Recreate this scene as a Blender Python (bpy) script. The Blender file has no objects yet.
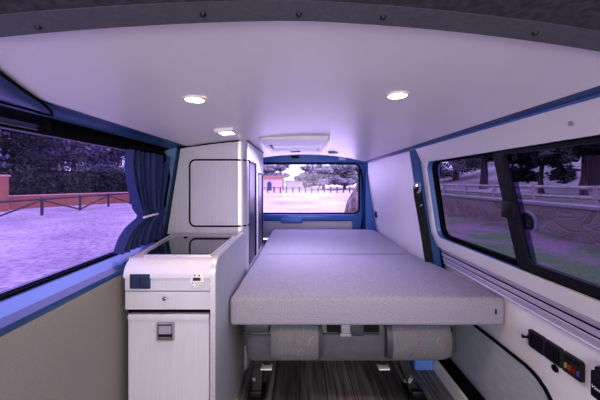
import bpy, bmesh, math, random
import numpy as np
from mathutils import Vector, Matrix

random.seed(7)
SC = bpy.context.scene
COL = SC.collection
PI = math.pi

# ------------------------------------------------------------------ materials
def _nodes(name):
    m = bpy.data.materials.new(name)
    m.use_nodes = True
    nt = m.node_tree
    return m, nt, nt.nodes['Principled BSDF']

def mat(name, col, rough=.5, metal=0., scale=None, amt=.15, vec=(1, 1, 1), bump=0., bscale=None, coat=0., emit=None, estr=0., spec=.5):
    """plain colour broken up by a (possibly stretched) noise, with optional bump"""
    m, nt, b = _nodes(name)
    b.inputs['Base Color'].default_value = (*col, 1)
    b.inputs['Roughness'].default_value = rough
    b.inputs['Metallic'].default_value = metal
    b.inputs['Specular IOR Level'].default_value = spec
    if coat:
        b.inputs['Coat Weight'].default_value = coat
        b.inputs['Coat Roughness'].default_value = .08
    if emit:
        b.inputs['Emission Color'].default_value = (*emit, 1)
        b.inputs['Emission Strength'].default_value = estr
    if scale:
        tc = nt.nodes.new('ShaderNodeTexCoord')
        mp = nt.nodes.new('ShaderNodeMapping')
        mp.inputs['Scale'].default_value = vec
        nz = nt.nodes.new('ShaderNodeTexNoise')
        nz.inputs['Scale'].default_value = scale
        nz.inputs['Detail'].default_value = 6
        rp = nt.nodes.new('ShaderNodeValToRGB')
        rp.color_ramp.elements[0].position = .3
        rp.color_ramp.elements[1].position = .7
        rp.color_ramp.elements[0].color = (*[c * (1 - amt) for c in col], 1)
        rp.color_ramp.elements[1].color = (*[min(1, c * (1 + amt)) for c in col], 1)
        L = nt.links.new
        L(tc.outputs['Object'], mp.inputs['Vector'])
        L(mp.outputs[0], nz.inputs['Vector'])
        L(nz.outputs[0], rp.inputs[0])
        L(rp.outputs[0], b.inputs['Base Color'])
        if bump:
            bp = nt.nodes.new('ShaderNodeBump')
            bp.inputs['Strength'].default_value = bump
            bp.inputs['Distance'].default_value = .002
            if bscale:
                n2 = nt.nodes.new('ShaderNodeTexNoise')
                n2.inputs['Scale'].default_value = bscale
                n2.inputs['Detail'].default_value = 3
                L(tc.outputs['Object'], n2.inputs['Vector'])
                L(n2.outputs[0], bp.inputs['Height'])
            else:
                L(nz.outputs[0], bp.inputs['Height'])
            L(bp.outputs[0], b.inputs['Normal'])
    return m

def mat_pane(name, tint, gloss=.05):
    m, nt, b = _nodes(name)
    nt.nodes.remove(b)
    out = nt.nodes['Material Output']
    t = nt.nodes.new('ShaderNodeBsdfTransparent'); t.inputs[0].default_value = (*tint, 1)
    g = nt.nodes.new('ShaderNodeBsdfGlossy'); g.inputs['Roughness'].default_value = .02
    g.inputs[0].default_value = (.8, .8, .9, 1)
    mx = nt.nodes.new('ShaderNodeMixShader'); mx.inputs[0].default_value = gloss
    L = nt.links.new
    L(t.outputs[0], mx.inputs[1]); L(g.outputs[0], mx.inputs[2]); L(mx.outputs[0], out.inputs[0])
    return m

def mat_floor(name):
    m, nt, b = _nodes(name)
    L = nt.links.new
    tc = nt.nodes.new('ShaderNodeTexCoord')
    mp = nt.nodes.new('ShaderNodeMapping'); mp.inputs['Rotation'].default_value = (0, 0, PI / 2)
    br = nt.nodes.new('ShaderNodeTexBrick')
    br.inputs['Scale'].default_value = 1.
    br.inputs['Brick Width'].default_value = 1.1
    br.inputs['Row Height'].default_value = .14
    br.inputs['Mortar Size'].default_value = .0025
    br.inputs['Color1'].default_value = (.11, .103, .103, 1)
    br.inputs['Color2'].default_value = (.25, .235, .23, 1)
    br.inputs['Mortar'].default_value = (.01, .01, .01, 1)
    m2 = nt.nodes.new('ShaderNodeMapping'); m2.inputs['Scale'].default_value = (55, 3, 1)
    nz = nt.nodes.new('ShaderNodeTexNoise'); nz.inputs['Scale'].default_value = 1.; nz.inputs['Detail'].default_value = 6
    rp = nt.nodes.new('ShaderNodeValToRGB')
    rp.color_ramp.elements[0].position = .3; rp.color_ramp.elements[1].position = .72
    rp.color_ramp.elements[0].color = (.3, .3, .3, 1); rp.color_ramp.elements[1].color = (1.7, 1.65, 1.6, 1)
    mx = nt.nodes.new('ShaderNodeMix'); mx.data_type = 'RGBA'; mx.blend_type = 'MULTIPLY'
    mx.inputs[0].default_value = 1.
    L(tc.outputs['Object'], mp.inputs[0]); L(mp.outputs[0], br.inputs['Vector'])
    L(tc.outputs['Object'], m2.inputs[0]); L(m2.outputs[0], nz.inputs['Vector']); L(nz.outputs[0], rp.inputs[0])
    L(br.outputs['Color'], mx.inputs[6]); L(rp.outputs[0], mx.inputs[7]); L(mx.outputs[2], b.inputs['Base Color'])
    b.inputs['Roughness'].default_value = .45
    return m

def mat_stone(name):
    m, nt, b = _nodes(name)
    L = nt.links.new
    tc = nt.nodes.new('ShaderNodeTexCoord')
    nz0 = nt.nodes.new('ShaderNodeTexNoise'); nz0.inputs['Scale'].default_value = 2.
    ad = nt.nodes.new('ShaderNodeMix'); ad.data_type = 'RGBA'; ad.inputs[0].default_value = .12
    mp = nt.nodes.new('ShaderNodeMapping'); mp.inputs['Scale'].default_value = (1, 2.3, 3.6)
    v1 = nt.nodes.new('ShaderNodeTexVoronoi'); v1.feature = 'DISTANCE_TO_EDGE'; v1.inputs['Scale'].default_value = 1.
    v2 = nt.nodes.new('ShaderNodeTexVoronoi'); v2.inputs['Scale'].default_value = 1.
    rp = nt.nodes.new('ShaderNodeValToRGB')
    rp.color_ramp.elements[0].position = .01; rp.color_ramp.elements[1].position = .07
    hs = nt.nodes.new('ShaderNodeValToRGB')
    hs.color_ramp.elements[0].color = (.17, .115, .09, 1); hs.color_ramp.elements[1].color = (.30, .24, .22, 1)
    mx = nt.nodes.new('ShaderNodeMix'); mx.data_type = 'RGBA'
    mx.inputs[6].default_value = (.23, .205, .22, 1)
    L(tc.outputs['Object'], nz0.inputs['Vector']); L(tc.outputs['Object'], ad.inputs[6]); L(nz0.outputs['Color'], ad.inputs[7])
    L(ad.outputs[2], mp.inputs[0])
    for v in (v1, v2): L(mp.outputs[0], v.inputs['Vector'])
    L(v1.outputs['Distance'], rp.inputs[0]); L(v2.outputs['Color'], hs.inputs[0])
    L(rp.outputs[0], mx.inputs[0]); L(hs.outputs[0], mx.inputs[7]); L(mx.outputs[2], b.inputs['Base Color'])
    bp = nt.nodes.new('ShaderNodeBump'); bp.inputs['Strength'].default_value = .6; bp.inputs['Distance'].default_value = .03
    L(rp.outputs[0], bp.inputs['Height']); L(bp.outputs[0], b.inputs['Normal'])
    b.inputs['Roughness'].default_value = .9
    return m

def mat_ground(name, c1, c2, scale=.5, p0=.35, p1=.65, c3=None, fine=9.):
    m, nt, b = _nodes(name)
    L = nt.links.new
    tc = nt.nodes.new('ShaderNodeTexCoord')
    nz = nt.nodes.new('ShaderNodeTexNoise'); nz.inputs['Scale'].default_value = scale; nz.inputs['Detail'].default_value = 8
    nz.inputs['Roughness'].default_value = .65
    rp = nt.nodes.new('ShaderNodeValToRGB')
    rp.color_ramp.elements[0].position = p0; rp.color_ramp.elements[1].position = p1
    rp.color_ramp.elements[0].color = (*c1, 1); rp.color_ramp.elements[1].color = (*c2, 1)
    n2 = nt.nodes.new('ShaderNodeTexNoise'); n2.inputs['Scale'].default_value = fine; n2.inputs['Detail'].default_value = 6
    r2 = nt.nodes.new('ShaderNodeValToRGB')
    r2.color_ramp.elements[0].position = .3; r2.color_ramp.elements[1].position = .7
    r2.color_ramp.elements[0].color = (.55, .55, .55, 1); r2.color_ramp.elements[1].color = (1.25, 1.25, 1.25, 1)
    mx = nt.nodes.new('ShaderNodeMix'); mx.data_type = 'RGBA'; mx.blend_type = 'MULTIPLY'; mx.inputs[0].default_value = 1
    L(tc.outputs['Object'], nz.inputs['Vector']); L(tc.outputs['Object'], n2.inputs['Vector'])
    L(nz.outputs[0], rp.inputs[0]); L(n2.outputs[0], r2.inputs[0])
    L(rp.outputs[0], mx.inputs[6]); L(r2.outputs[0], mx.inputs[7]); L(mx.outputs[2], b.inputs['Base Color'])
    b.inputs['Roughness'].default_value = .95
    return m

M = {}
M['ceil'] = mat('ceiling laminate', (.80, .78, .80), .33, scale=3, amt=.03)
M['headliner'] = mat('headliner felt', (.06, .06, .07), .9, scale=90, amt=.4, bump=.5)
M['band'] = mat('headliner trim plastic', (.115, .115, .13), .6, scale=120, amt=.12, bump=.2)
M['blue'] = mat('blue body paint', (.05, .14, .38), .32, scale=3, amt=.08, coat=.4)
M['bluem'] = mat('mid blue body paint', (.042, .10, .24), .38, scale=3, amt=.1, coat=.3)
M['blueb'] = mat('blue body paint lightened as lit', (.075, .20, .56), .35, scale=3, amt=.06, coat=.3)  # body blue made brighter; stronger light at the rear is in the colour
M['blueflat'] = mat('matt blue pillar paint', (.05, .12, .30), .7, scale=3, amt=.1, spec=.2)
M['bluep'] = mat('grey blue pillar paint', (.10, .19, .38), .5, scale=3, amt=.1)
M['navy'] = mat('dark navy seal channel', (.008, .014, .04), .5, scale=20, amt=.2)
M['rail'] = mat('aluminium rail with lilac reflection', (.46, .43, .56), .6, metal=.15, scale=1, amt=.08, vec=(150, 4, 150))  # lilac light reflected by the aluminium is put into its colour
M['socket'] = mat('black socket plastic', (.022, .022, .026), .45, scale=40, amt=.2)
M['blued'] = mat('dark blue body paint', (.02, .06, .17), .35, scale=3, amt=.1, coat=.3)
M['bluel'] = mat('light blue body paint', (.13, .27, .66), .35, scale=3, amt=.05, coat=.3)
M['rubber'] = mat('black rubber', (.006, .006, .009), .7, scale=40, amt=.3, spec=.06)
M['plastic'] = mat('black plastic', (.010, .010, .013), .5, scale=40, amt=.2, spec=.15)
M['greystrip'] = mat('grey lilac window trim', (.20, .19, .25), .5, scale=30, amt=.1)
M['white'] = mat('white wall laminate', (.66, .64, .66), .45, scale=4, amt=.03)
M['beige'] = mat('grey felt wall panel', (.235, .225, .22), .8, scale=200, amt=.08, bump=.25)
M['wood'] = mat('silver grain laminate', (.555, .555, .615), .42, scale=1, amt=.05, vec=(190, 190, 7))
M['woodd'] = mat('silver grain laminate in shade', (.42, .44, .50), .45, scale=1, amt=.13, vec=(190, 12, 160))  # darker copy of the laminate; shade on the lower board is painted in
M['woods'] = mat('shaded side laminate', (.37, .385, .42), .45, scale=1, amt=.08, vec=(190, 160, 8))  # darkened laminate: the kitchen side's shade is part of this colour
M['flap'] = mat('grey lilac flap', (.31, .30, .38), .4, scale=20, amt=.08)
M['housep'] = mat('render paled by haze', (.70, .50, .53), .9, scale=3, amt=.1)  # orange house wall lightened to carry the overexposed haze
M['worktop'] = mat('worktop laminate', (.66, .64, .72), .22, scale=5, amt=.03, coat=.3)
M['alu'] = mat('brushed aluminium', (.66, .65, .70), .38, metal=.6, scale=1, amt=.1, vec=(150, 6, 150))
M['chrome'] = mat('chrome', (.8, .8, .83), .12, metal=1., scale=20, amt=.03)
M['glassblk'] = mat('black hob glass', (.008, .008, .012), .04, scale=4, amt=.1, coat=.6)
M['matt'] = mat('mattress fabric', (.315, .30, .37), .85, scale=210, amt=.24, bump=.25, bscale=600)
M['vinyl'] = mat('grey leatherette', (.10, .097, .115), .5, scale=25, amt=.12, bump=.25, bscale=9)
M['vinyld'] = mat('dark grey leatherette', (.06, .058, .07), .5, scale=25, amt=.12)
M['seatfab'] = mat('grey seat fabric', (.145, .145, .16), .8, scale=260, amt=.2, bump=.3)
M['curtain'] = mat('navy curtain cloth', (.026, .042, .15), .75, scale=120, amt=.2, bump=.2)
M['iron'] = mat('black steel', (.014, .014, .016), .45, metal=.3, scale=30, amt=.3)
M['bezel'] = mat('light bezel', (.75, .73, .72), .35, scale=10, amt=.03)
M['lens'] = mat('warm lamp lens', (1, .85, .6), .4, emit=(1., .66, .32), estr=14.)
M['lens2'] = mat('warm square lens', (1, .85, .6), .4, emit=(1., .68, .36), estr=5.)
M['vent'] = mat('vent plastic', (.80, .77, .79), .45, scale=10, amt=.04)
M['ventp'] = mat('lilac vent screen with added glow', (.50, .46, .72), .5, scale=10, amt=.05, emit=(.62, .55, 1.), estr=.35)  # emission added so the screen glows over the rear bed
M['purpledoor'] = mat('dark glossy cabinet door', (.024, .021, .05), .34, scale=5, amt=.1)
M['greyflap'] = mat('grey plastic', (.30, .30, .34), .45, scale=20, amt=.08)
M['lcd'] = mat('dark display', (.03, .04, .09), .15, scale=20, amt=.2)
M['belt'] = mat('black belt webbing', (.008, .008, .011), .85, scale=1, amt=.3, vec=(300, 300, 20))
for n, c in dict(red=(.32, .03, .035), darkred=(.2, .015, .025), yellow=(.3, .32, .07), bluef=(.04, .10, .34), orange=(.7, .2, .06), green=(.12, .4, .15), white=(.8, .8, .8), black=(.01, .01, .01), gold=(.55, .38, .14)).items():
    M['c_' + n] = mat('small ' + n, c, .5, scale=60, amt=.1)
M['pane_l'] = mat_pane('tinted side glass', (.60, .53, .80), .03)
M['pane_r'] = mat_pane('dark tinted side glass', (.52, .48, .68), .012)
M['pane_b'] = mat_pane('rear glass', (.86, .80, .98), .02)
M['floor'] = mat_floor('dark plank floor')
M['stone'] = mat_stone('rubble stone')
M['lot'] = mat_ground('pale gravel', (.40, .31, .39), (.72, .62, .70), .30)
M['lawn'] = mat_ground('patchy grass bank', (.24, .15, .21), (.10, .17, .07), .8, .44, .56, fine=22)
M['asphalt'] = mat_ground('asphalt', (.34, .31, .36), (.42, .39, .44), .8)
M['hillm'] = mat_ground('pale hillside', (.10, .12, .09), (.42, .36, .40), .22, .3, .6, fine=3)
M['concrete'] = mat('pipe concrete', (.27, .24, .26), .9, scale=12, amt=.2)
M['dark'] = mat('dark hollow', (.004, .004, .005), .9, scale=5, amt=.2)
M['fencewood'] = mat('weathered timber', (.085, .075, .085), .85, scale=6, amt=.3, vec=(4, 1, 1))
M['fencewood2'] = mat('pale weathered timber', (.38, .32, .32), .85, scale=6, amt=.3, vec=(4, 1, 1))
M['ochre'] = mat('orange render', (.46, .20, .12), .9, scale=3, amt=.15)
M['ochre2'] = mat('pale orange render', (.72, .44, .40), .9, scale=3, amt=.12)
M['rooft'] = mat('roof tiles', (.40, .25, .22), .9, scale=9, amt=.2)
M['lilacw'] = mat('pale shed wall', (.48, .44, .50), .9, scale=3, amt=.1)
M['bark'] = mat('bark', (.07, .05, .055), .95, scale=6, amt=.5, vec=(3, 3, .6), bump=1.)
M['bark2'] = mat('gnarled grey bark', (.15, .11, .14), .95, scale=8, amt=.95, vec=(1.5, 1.5, .8), bump=1.)
M['leafd'] = mat('dark leaves', (.034, .042, .04), .8, scale=2.5, amt=.7)
M['leafm'] = mat('mid leaves', (.052, .07, .055), .8, scale=2.5, amt=.7)
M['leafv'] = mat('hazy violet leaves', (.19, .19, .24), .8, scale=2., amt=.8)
M['leafh'] = mat('hedge leaves', (.058, .072, .058), .8, scale=2.5, amt=.7)
M['leafl'] = mat('leaves paled by haze', (.27, .26, .33), .8, scale=.8, amt=.4)  # bright bluish colour paints overexposed haze onto the distant foliage

# ------------------------------------------------------------------ mesh helpers
ORG = {}

def bmn(): return bmesh.new()

def link(name, bm, mats, parent=None, smooth=False, base=None):
    """bm (world coordinates) becomes ONE mesh object; its origin is its parent's, or base"""
    org = ORG[parent.name] if parent is not None else (Vector(base) if base else Vector((0, 0, 0)))
    bm.transform(Matrix.Translation(-org))
    bmesh.ops.recalc_face_normals(bm, faces=bm.faces[:])
    me = bpy.data.meshes.new(name)
    bm.to_mesh(me); bm.free()
    if not isinstance(mats, (list, tuple)): mats = [mats]
    for m in mats: me.materials.append(m)
    if smooth:
        for p in me.polygons: p.use_smooth = True
        try: me.set_sharp_from_angle(angle=math.radians(35))
        except Exception: pass
    o = bpy.data.objects.new(name, me)
    COL.objects.link(o)
    if parent is not None: o.parent = parent
    else: o.location = org
    ORG[o.name] = org
    return o

def tag(o, label, cat, group=None, kind=None):
    o['label'] = label; o['category'] = cat
    if group: o['group'] = group
    if kind: o['kind'] = kind
    return o

def thing(name, label, cat, loc, group=None):
    o = bpy.data.objects.new(name, None); COL.objects.link(o)
    o.empty_display_size = .05
    o.location = loc; ORG[o.name] = Vector(loc)
    return tag(o, label, cat, group)

def struct(o, label=None):
    o['kind'] = 'structure'
    if label: o['label'] = label
    return o

def dup(root, loc, label):
    r = root.copy(); COL.objects.link(r); r.location = loc; r['label'] = label
    ORG[r.name] = Vector(loc)
    for ch in root.children:
        c = ch.copy(); COL.objects.link(c); c.parent = r
        for g in ch.children:
            d = g.copy(); COL.objects.link(d); d.parent = c
    return r

def face(bm, vs, mi=0):
    try:
        f = bm.faces.new(vs); f.material_index = mi; return f
    except ValueError: return None

def box(bm, x0, x1, y0, y1, z0, z1, bev=0., seg=2, mi=0):
    vs = [bm.verts.new((x, y, z)) for x in (x0, x1) for y in (y0, y1) for z in (z0, z1)]
    idx = ((0, 1, 3, 2), (4, 6, 7, 5), (0, 4, 5, 1), (2, 3, 7, 6), (0, 2, 6, 4), (1, 5, 7, 3))
    fs = [face(bm, [vs[i] for i in q], mi) for q in idx]
    if bev:
        es = list({e for f in fs for e in f.edges})
        r = bmesh.ops.bevel(bm, geom=es, offset=bev, segments=seg, profile=.5, affect='EDGES')
        for f in r['faces']: f.material_index = mi
    return bm

def prism(bm, pts, axis, a, b, mi=0):
    """polygon pts in the plane normal to axis, extruded a..b.  axis x: (y,z); y: (x,z); z: (x,y)"""
    def mk(p, t):
        return {'x': (t, p[0], p[1]), 'y': (p[0], t, p[1]), 'z': (p[0], p[1], t)}[axis]
    A = [bm.verts.new(mk(p, a)) for p in pts]; B = [bm.verts.new(mk(p, b)) for p in pts]
    n = len(pts)
    face(bm, A, mi); face(bm, B[::-1], mi)
    for i in range(n): face(bm, [A[i], B[i], B[(i + 1) % n], A[(i + 1) % n]], mi)
    return bm

def ribbon(bm, prof, y0, y1, off=(0, .01), mi=0, ny=1):
    """open XZ profile extruded along Y with a thickness given by the offset"""
    q = [(p[0] + off[0], p[1] + off[1]) for p in prof]
    return prism(bm, list(prof) + q[::-1], 'y', y0, y1, mi)

def tube(bm, pts, r, n=8, mi=0, cap=True, closed=False):
    pts = [Vector(p) for p in pts]; rings = []
    N = len(pts)
    for i, p in enumerate(pts):
        a = pts[i - 1] if (i or closed) else pts[0]
        b = pts[(i + 1) % N] if (closed or i < N - 1) else pts[-1]
        t = (b - a).normalized()
        up = Vector((0, 0, 1)) if abs(t.z) < .95 else Vector((0, 1, 0))
        u = t.cross(up).normalized(); v = t.cross(u).normalized()
        rr = r[i] if isinstance(r, (list, tuple)) else r
        rings.append([bm.verts.new(p + rr * (math.cos(2 * PI * k / n) * u + math.sin(2 * PI * k / n) * v)) for k in range(n)])
    for i in range(N if closed else N - 1):
        A, B = rings[i], rings[(i + 1) % N]
        for k in range(n): face(bm, [A[k], A[(k + 1) % n], B[(k + 1) % n], B[k]], mi)
    if cap and not closed:
        face(bm, rings[0][::-1], mi); face(bm, rings[-1], mi)
    return bm

def disc(bm, c, nrm, r, h, n=24, mi=0, r2=None):
    """short cylinder / cone from c along nrm"""
    nrm = Vector(nrm).normalized(); c = Vector(c)
    up = Vector((0, 0, 1)) if abs(nrm.z) < .95 else Vector((0, 1, 0))
    u = nrm.cross(up).normalized(); v = nrm.cross(u).normalized()
    r2 = r if r2 is None else r2
    A = [bm.verts.new(c + r * (math.cos(2 * PI * k / n) * u + math.sin(2 * PI * k / n) * v)) for k in range(n)]
    B = [bm.verts.new(c + nrm * h + r2 * (math.cos(2 * PI * k / n) * u + math.sin(2 * PI * k / n) * v)) for k in range(n)]
    face(bm, A[::-1], mi); face(bm, B, mi)
    for k in range(n): face(bm, [A[k], A[(k + 1) % n], B[(k + 1) % n], B[k]], mi)
    return bm

def ringdisc(bm, c, nrm, r0, r1, h, n=28, mi=0):
    """annulus r0..r1 of height h along nrm"""
    nrm = Vector(nrm).normalized(); c = Vector(c)
    up = Vector((0, 0, 1)) if abs(nrm.z) < .95 else Vector((0, 1, 0))
    u = nrm.cross(up).normalized(); v = nrm.cross(u).normalized()
    R = []
    for (r, t) in ((r0, 0), (r1, 0), (r1 - h * .4, h), (r0, h)):
        R.append([bm.verts.new(c + nrm * t + r * (math.cos(2 * PI * k / n) * u + math.sin(2 * PI * k / n) * v)) for k in range(n)])
    for i in range(4):
        A, B = R[i], R[(i + 1) % 4]
        for k in range(n): face(bm, [A[k], A[(k + 1) % n], B[(k + 1) % n], B[k]], mi)
    return bm

def rrect(a0, a1, b0, b1, r, n=6):
    """rounded rectangle as 2-D points, counter-clockwise; r one radius or four (a1b1, a0b1, a0b0, a1b0)"""
    rs = r if isinstance(r, (list, tuple)) else [r] * 4
    out = []
    for (ca, cb, s, rr) in ((a1, b1, 0, rs[0]), (a0, b1, 1, rs[1]), (a0, b0, 2, rs[2]), (a1, b0, 3, rs[3])):
        sx = 1 if s in (0, 3) else -1; sy = 1 if s in (0, 1) else -1
        for k in range(n + 1):
            t = s * PI / 2 + k / n * PI / 2
            out.append((ca - sx * rr + rr * math.cos(t), cb - sy * rr + rr * math.sin(t)))
    return out

def frame_loop(bm, inner, outer, fn0, fn1, mi=0):
    """solid ring between two equal-length 2-D loops; fn0 / fn1 map a 2-D point to 3-D on the near / far face"""
    n = len(inner)
    L = [[bm.verts.new(f(p)) for p in lp] for (f, lp) in ((fn0, inner), (fn0, outer), (fn1, outer), (fn1, inner))]
    for i in range(4):
        A, B = L[i], L[(i + 1) % 4]
        for k in range(n): face(bm, [A[k], A[(k + 1) % n], B[(k + 1) % n], B[k]], mi)
    return bm

def plate_from(bm, loop, fn0, fn1, mi=0):
    A = [bm.verts.new(fn0(p)) for p in loop]; B = [bm.verts.new(fn1(p)) for p in loop]
    face(bm, A, mi); face(bm, B[::-1], mi)
    for k in range(len(loop)): face(bm, [A[k], B[k], B[(k + 1) % len(loop)], A[(k + 1) % len(loop)]], mi)
    return bm

def outer_box_loop(inner, a0, a1, b0, b1):
    """project every point of a loop outwards onto a rectangle (for plates with a rounded hole)"""
    ca = sum(p[0] for p in inner) / len(inner); cb = sum(p[1] for p in inner) / len(inner)
    n = len(inner) // 4; out = []
    corners = ((a1, b1), (a0, b1), (a0, b0), (a1, b0))
    for q in range(4):
        for k in range(n):
            p = inner[q * n + k]; t = k / (n - 1)
            c = corners[q]
            # first half of the arc slides along one side, second half along the other
            if q == 0: o = (a1, p[1] + (b1 - p[1]) * min(1, 2 * t)) if t <= .5 else (a1 + (p[0] - a1) * (2 * t - 1), b1)
            elif q == 1: o = (p[0] + (a0 - p[0]) * min(1, 2 * t), b1) if t <= .5 else (a0, b1 + (p[1] - b1) * (2 * t - 1))
            elif q == 2: o = (a0, p[1] + (b0 - p[1]) * min(1, 2 * t)) if t <= .5 else (a0 + (p[0] - a0) * (2 * t - 1), b0)
            else: o = (p[0] + (a1 - p[0]) * min(1, 2 * t), b0) if t <= .5 else (a1, b0 + (p[1] - b0) * (2 * t - 1))
            out.append(o)
    return out

# ------------------------------------------------------------------ the van's shell
CZ = 1.10                                       # camera height above the van floor
_cx = [-.65, -.5, -.32, 0, .3, .5, .68]
_cz = [.206, .226, .245, .262, .257, .242, .221]
_pf = np.polyfit(_cx, _cz, 4)
def zc(x): return CZ + float(np.polyval(_pf, x))

# floor
bm = bmn(); box(bm, -.95, 1.0, -1.3, 3.2, -.04, 0)
struct(link('floor', bm, M['floor']))

# ceiling: curved laminate panel
def ceil_sheet(y0, y1, x0, x1, drop=0., th=.012, nx=28, ny=10, rear_drop=0., bow=0., skew=lambda t: 0.):
    bm = bmn(); G = []; T = []
    dr = 0.
    def mkrow(j, up):
        out = []
        for i in range(nx + 1):
            x = x0 + (x1 - x0) * i / nx
            ye = y1 + bow * min(1, (x / .66) ** 2)
            out.append(bm.verts.new((x, y0 + (ye - y0) * j / ny + skew(j / ny) * (.10 * max(0, x) + .02 * min(0, x)), zc(x) - drop - dr + up)))
        return out
    for j in range(ny + 1):
        dr = rear_drop * max(0, (j / ny - .85) / .15) ** 2
        G.append(mkrow(j, 0)); T.append(mkrow(j, th))
    for j in range(ny):
        for i in range(nx):
            face(bm, [G[j][i], G[j][i + 1], G[j + 1][i + 1], G[j + 1][i]]); face(bm, [T[j][i], T[j + 1][i], T[j + 1][i + 1], T[j][i + 1]])
    for j in range(ny):
        face(bm, [G[j][0], G[j + 1][0], T[j + 1][0], T[j][0]]); face(bm, [G[j][nx], T[j][nx], T[j + 1][nx], G[j + 1][nx]])
    for i in range(nx):
        face(bm, [G[0][i], T[0][i], T[0][i + 1], G[0][i + 1]]); face(bm, [G[ny][i], G[ny][i + 1], T[ny][i + 1], T[ny][i]])
    return bm
struct(link('ceiling', ceil_sheet(.40, 2.50, -.65, .685, rear_drop=.004, bow=.32, skew=lambda t: 1 - t), M['ceil'], smooth=True))
struct(link('ceiling_cab', ceil_sheet(-1.3, .3695, -.72, .76, drop=.0095, th=.02, skew=lambda t: t), M['headliner'], smooth=True))
# outer roof skin that keeps daylight out above the panels
bm = ceil_sheet(-1.3, 3.2, -.98, 1.02, drop=-.075, th=.01)
for v in bm.verts: v.co.z = max(v.co.z, CZ + .262)
struct(link('roof', bm, M['blue'], smooth=True))

# headliner trim strip with screws across the front of the ceiling
band = struct(link('trim_1', ceil_sheet(.370, .417, -.70, .74, drop=.010, th=.012, ny=2, skew=lambda t: 1), M['band'], smooth=True))
for px, py in ((38, 27), (203, 14), (299, 14), (383, 17), (535, 33)):
    x = 0.
    for _ in range(12):
        y = (zc(x) - .01 - CZ) * 267 / (182 - py); x = (px - 300) / 267 * y
    bm = bmn(); disc(bm, (x, y, zc(x) - .0095), (0, 0, -1), .0052, .004, 12, r2=.0036)
    link('screw', bm, M['iron'], band, True)

# ---- left side
LY0, LY1 = -.25, 1.585
# lower lining panel
bm = bmn(); box(bm, -.715, -.69, LY0, LY1, 0, .742, .004)
struct(link('wall_left', bm, M['beige']))
bm = bmn(); box(bm, -.90, -.80, LY1, 3.12, 0, 1.36)
struct(link('wall_left_rear', bm, M['blue']))
# ledge below the window
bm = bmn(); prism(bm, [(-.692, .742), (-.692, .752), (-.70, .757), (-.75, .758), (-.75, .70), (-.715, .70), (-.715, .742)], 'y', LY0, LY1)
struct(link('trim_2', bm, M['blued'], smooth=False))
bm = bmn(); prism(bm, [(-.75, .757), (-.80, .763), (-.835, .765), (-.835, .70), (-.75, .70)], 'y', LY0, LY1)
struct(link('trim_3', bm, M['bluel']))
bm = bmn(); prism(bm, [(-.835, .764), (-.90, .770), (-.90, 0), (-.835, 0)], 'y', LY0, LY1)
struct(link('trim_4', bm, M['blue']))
# window 1
w1 = bpy.data.objects.new('window_1', None); COL.objects.link(w1); w1.location = (-.85, .7, .77); ORG['window_1'] = Vector(w1.location)
struct(w1, 'side window on the left with dark seal and tinted glass')
gl = rrect(LY0, 1.50, .772, CZ + .151, [.07, .02, .02, .07])
def lx(p): return -.868 + (p[1] - .772) * (.868 - .828) / (.479)
bm = bmn(); frame_loop(bm, gl, rrect(LY0 - .02, 1.525, .75, CZ + .175, [.08, .02, .02, .08]), lambda p: (lx(p) + .022, p[0], p[1]), lambda p: (lx(p) - .01, p[0], p[1]))
link('frame', bm, M['rubber'], w1, True)
bm = bmn(); plate_from(bm, gl, lambda p: (lx(p), p[0], p[1]), lambda p: (lx(p) - .004, p[0], p[1]))
link('pane', bm, M['pane_l'], w1)
# beams above the window (each band a strip along the van)
def zz(x, r): return (x, CZ + r * abs(x))
bm = bmn(); ribbon(bm, [(-.63, zc(-.63) + .0125), zz(-.648, .318), zz(-.69, .300), zz(-.715, .275), zz(-.735, .256)], LY0, 2.8, (-.02, .05)); struct(link('trim_5', bm, M['bluem'], smooth=True))
bm = bmn(); ribbon(bm, [zz(-.735, .256), zz(-.76, .236), zz(-.772, .218)], LY0, 1.56, (-.03, .03)); struct(link('trim_6', bm, M['rubber']))
bm = bmn(); ribbon(bm, [zz(-.772, .218), zz(-.80, .200)], LY0, 1.56, (-.02, .05)); struct(link('trim_7', bm, M['navy']))
bm = bmn(); ribbon(bm, [zz(-.80, .200), zz(-.82, .183), zz(-.85, .178)], LY0, 1.54, (-.02, .03)); struct(link('trim_8', bm, M['greystrip']))
# pillar behind the left window: blue with the black seal curving down it
def pillar_pts(z):   # inner face x at height z
    t = (z - .76) / (1.30 - .76)
    return -.795 + .085 * t
bm = bmn()
zs = [.70 + i * .06 for i in range(11)]
A = []
for z in zs:
    x = pillar_pts(z)
    A.append([bm.verts.new(c) for c in ((x - .10, 1.50, z), (x - .03, 1.515, z), (x, 1.54, z), (x, 1.60, z), (x - .10, 1.60, z))])
for i in range(len(zs) - 1):
    for k in range(5): face(bm, [A[i][k], A[i][(k + 1) % 5], A[i + 1][(k + 1) % 5], A[i + 1][k]])
face(bm, A[0]); face(bm, A[-1][::-1])
struct(link('trim_9', bm, M['bluep'], smooth=True))
bm = bmn()
pts = [(pillar_pts(z_) - .022, 1.508, z_) for z_ in (.74, .85, .95, 1.05, 1.13)]
pts += [(-.765, 1.508 - .09 * (1 - math.cos(a)), 1.172 + .09 * math.sin(a)) for a in [q / 6 * PI / 2 for q in range(7)]] + [(-.765, 1.2, 1.265), (-.765, .8, 1.265)]
tube(bm, pts, .024, 10)
struct(link('trim_10', bm, M['rubber'], smooth=True))
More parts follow.
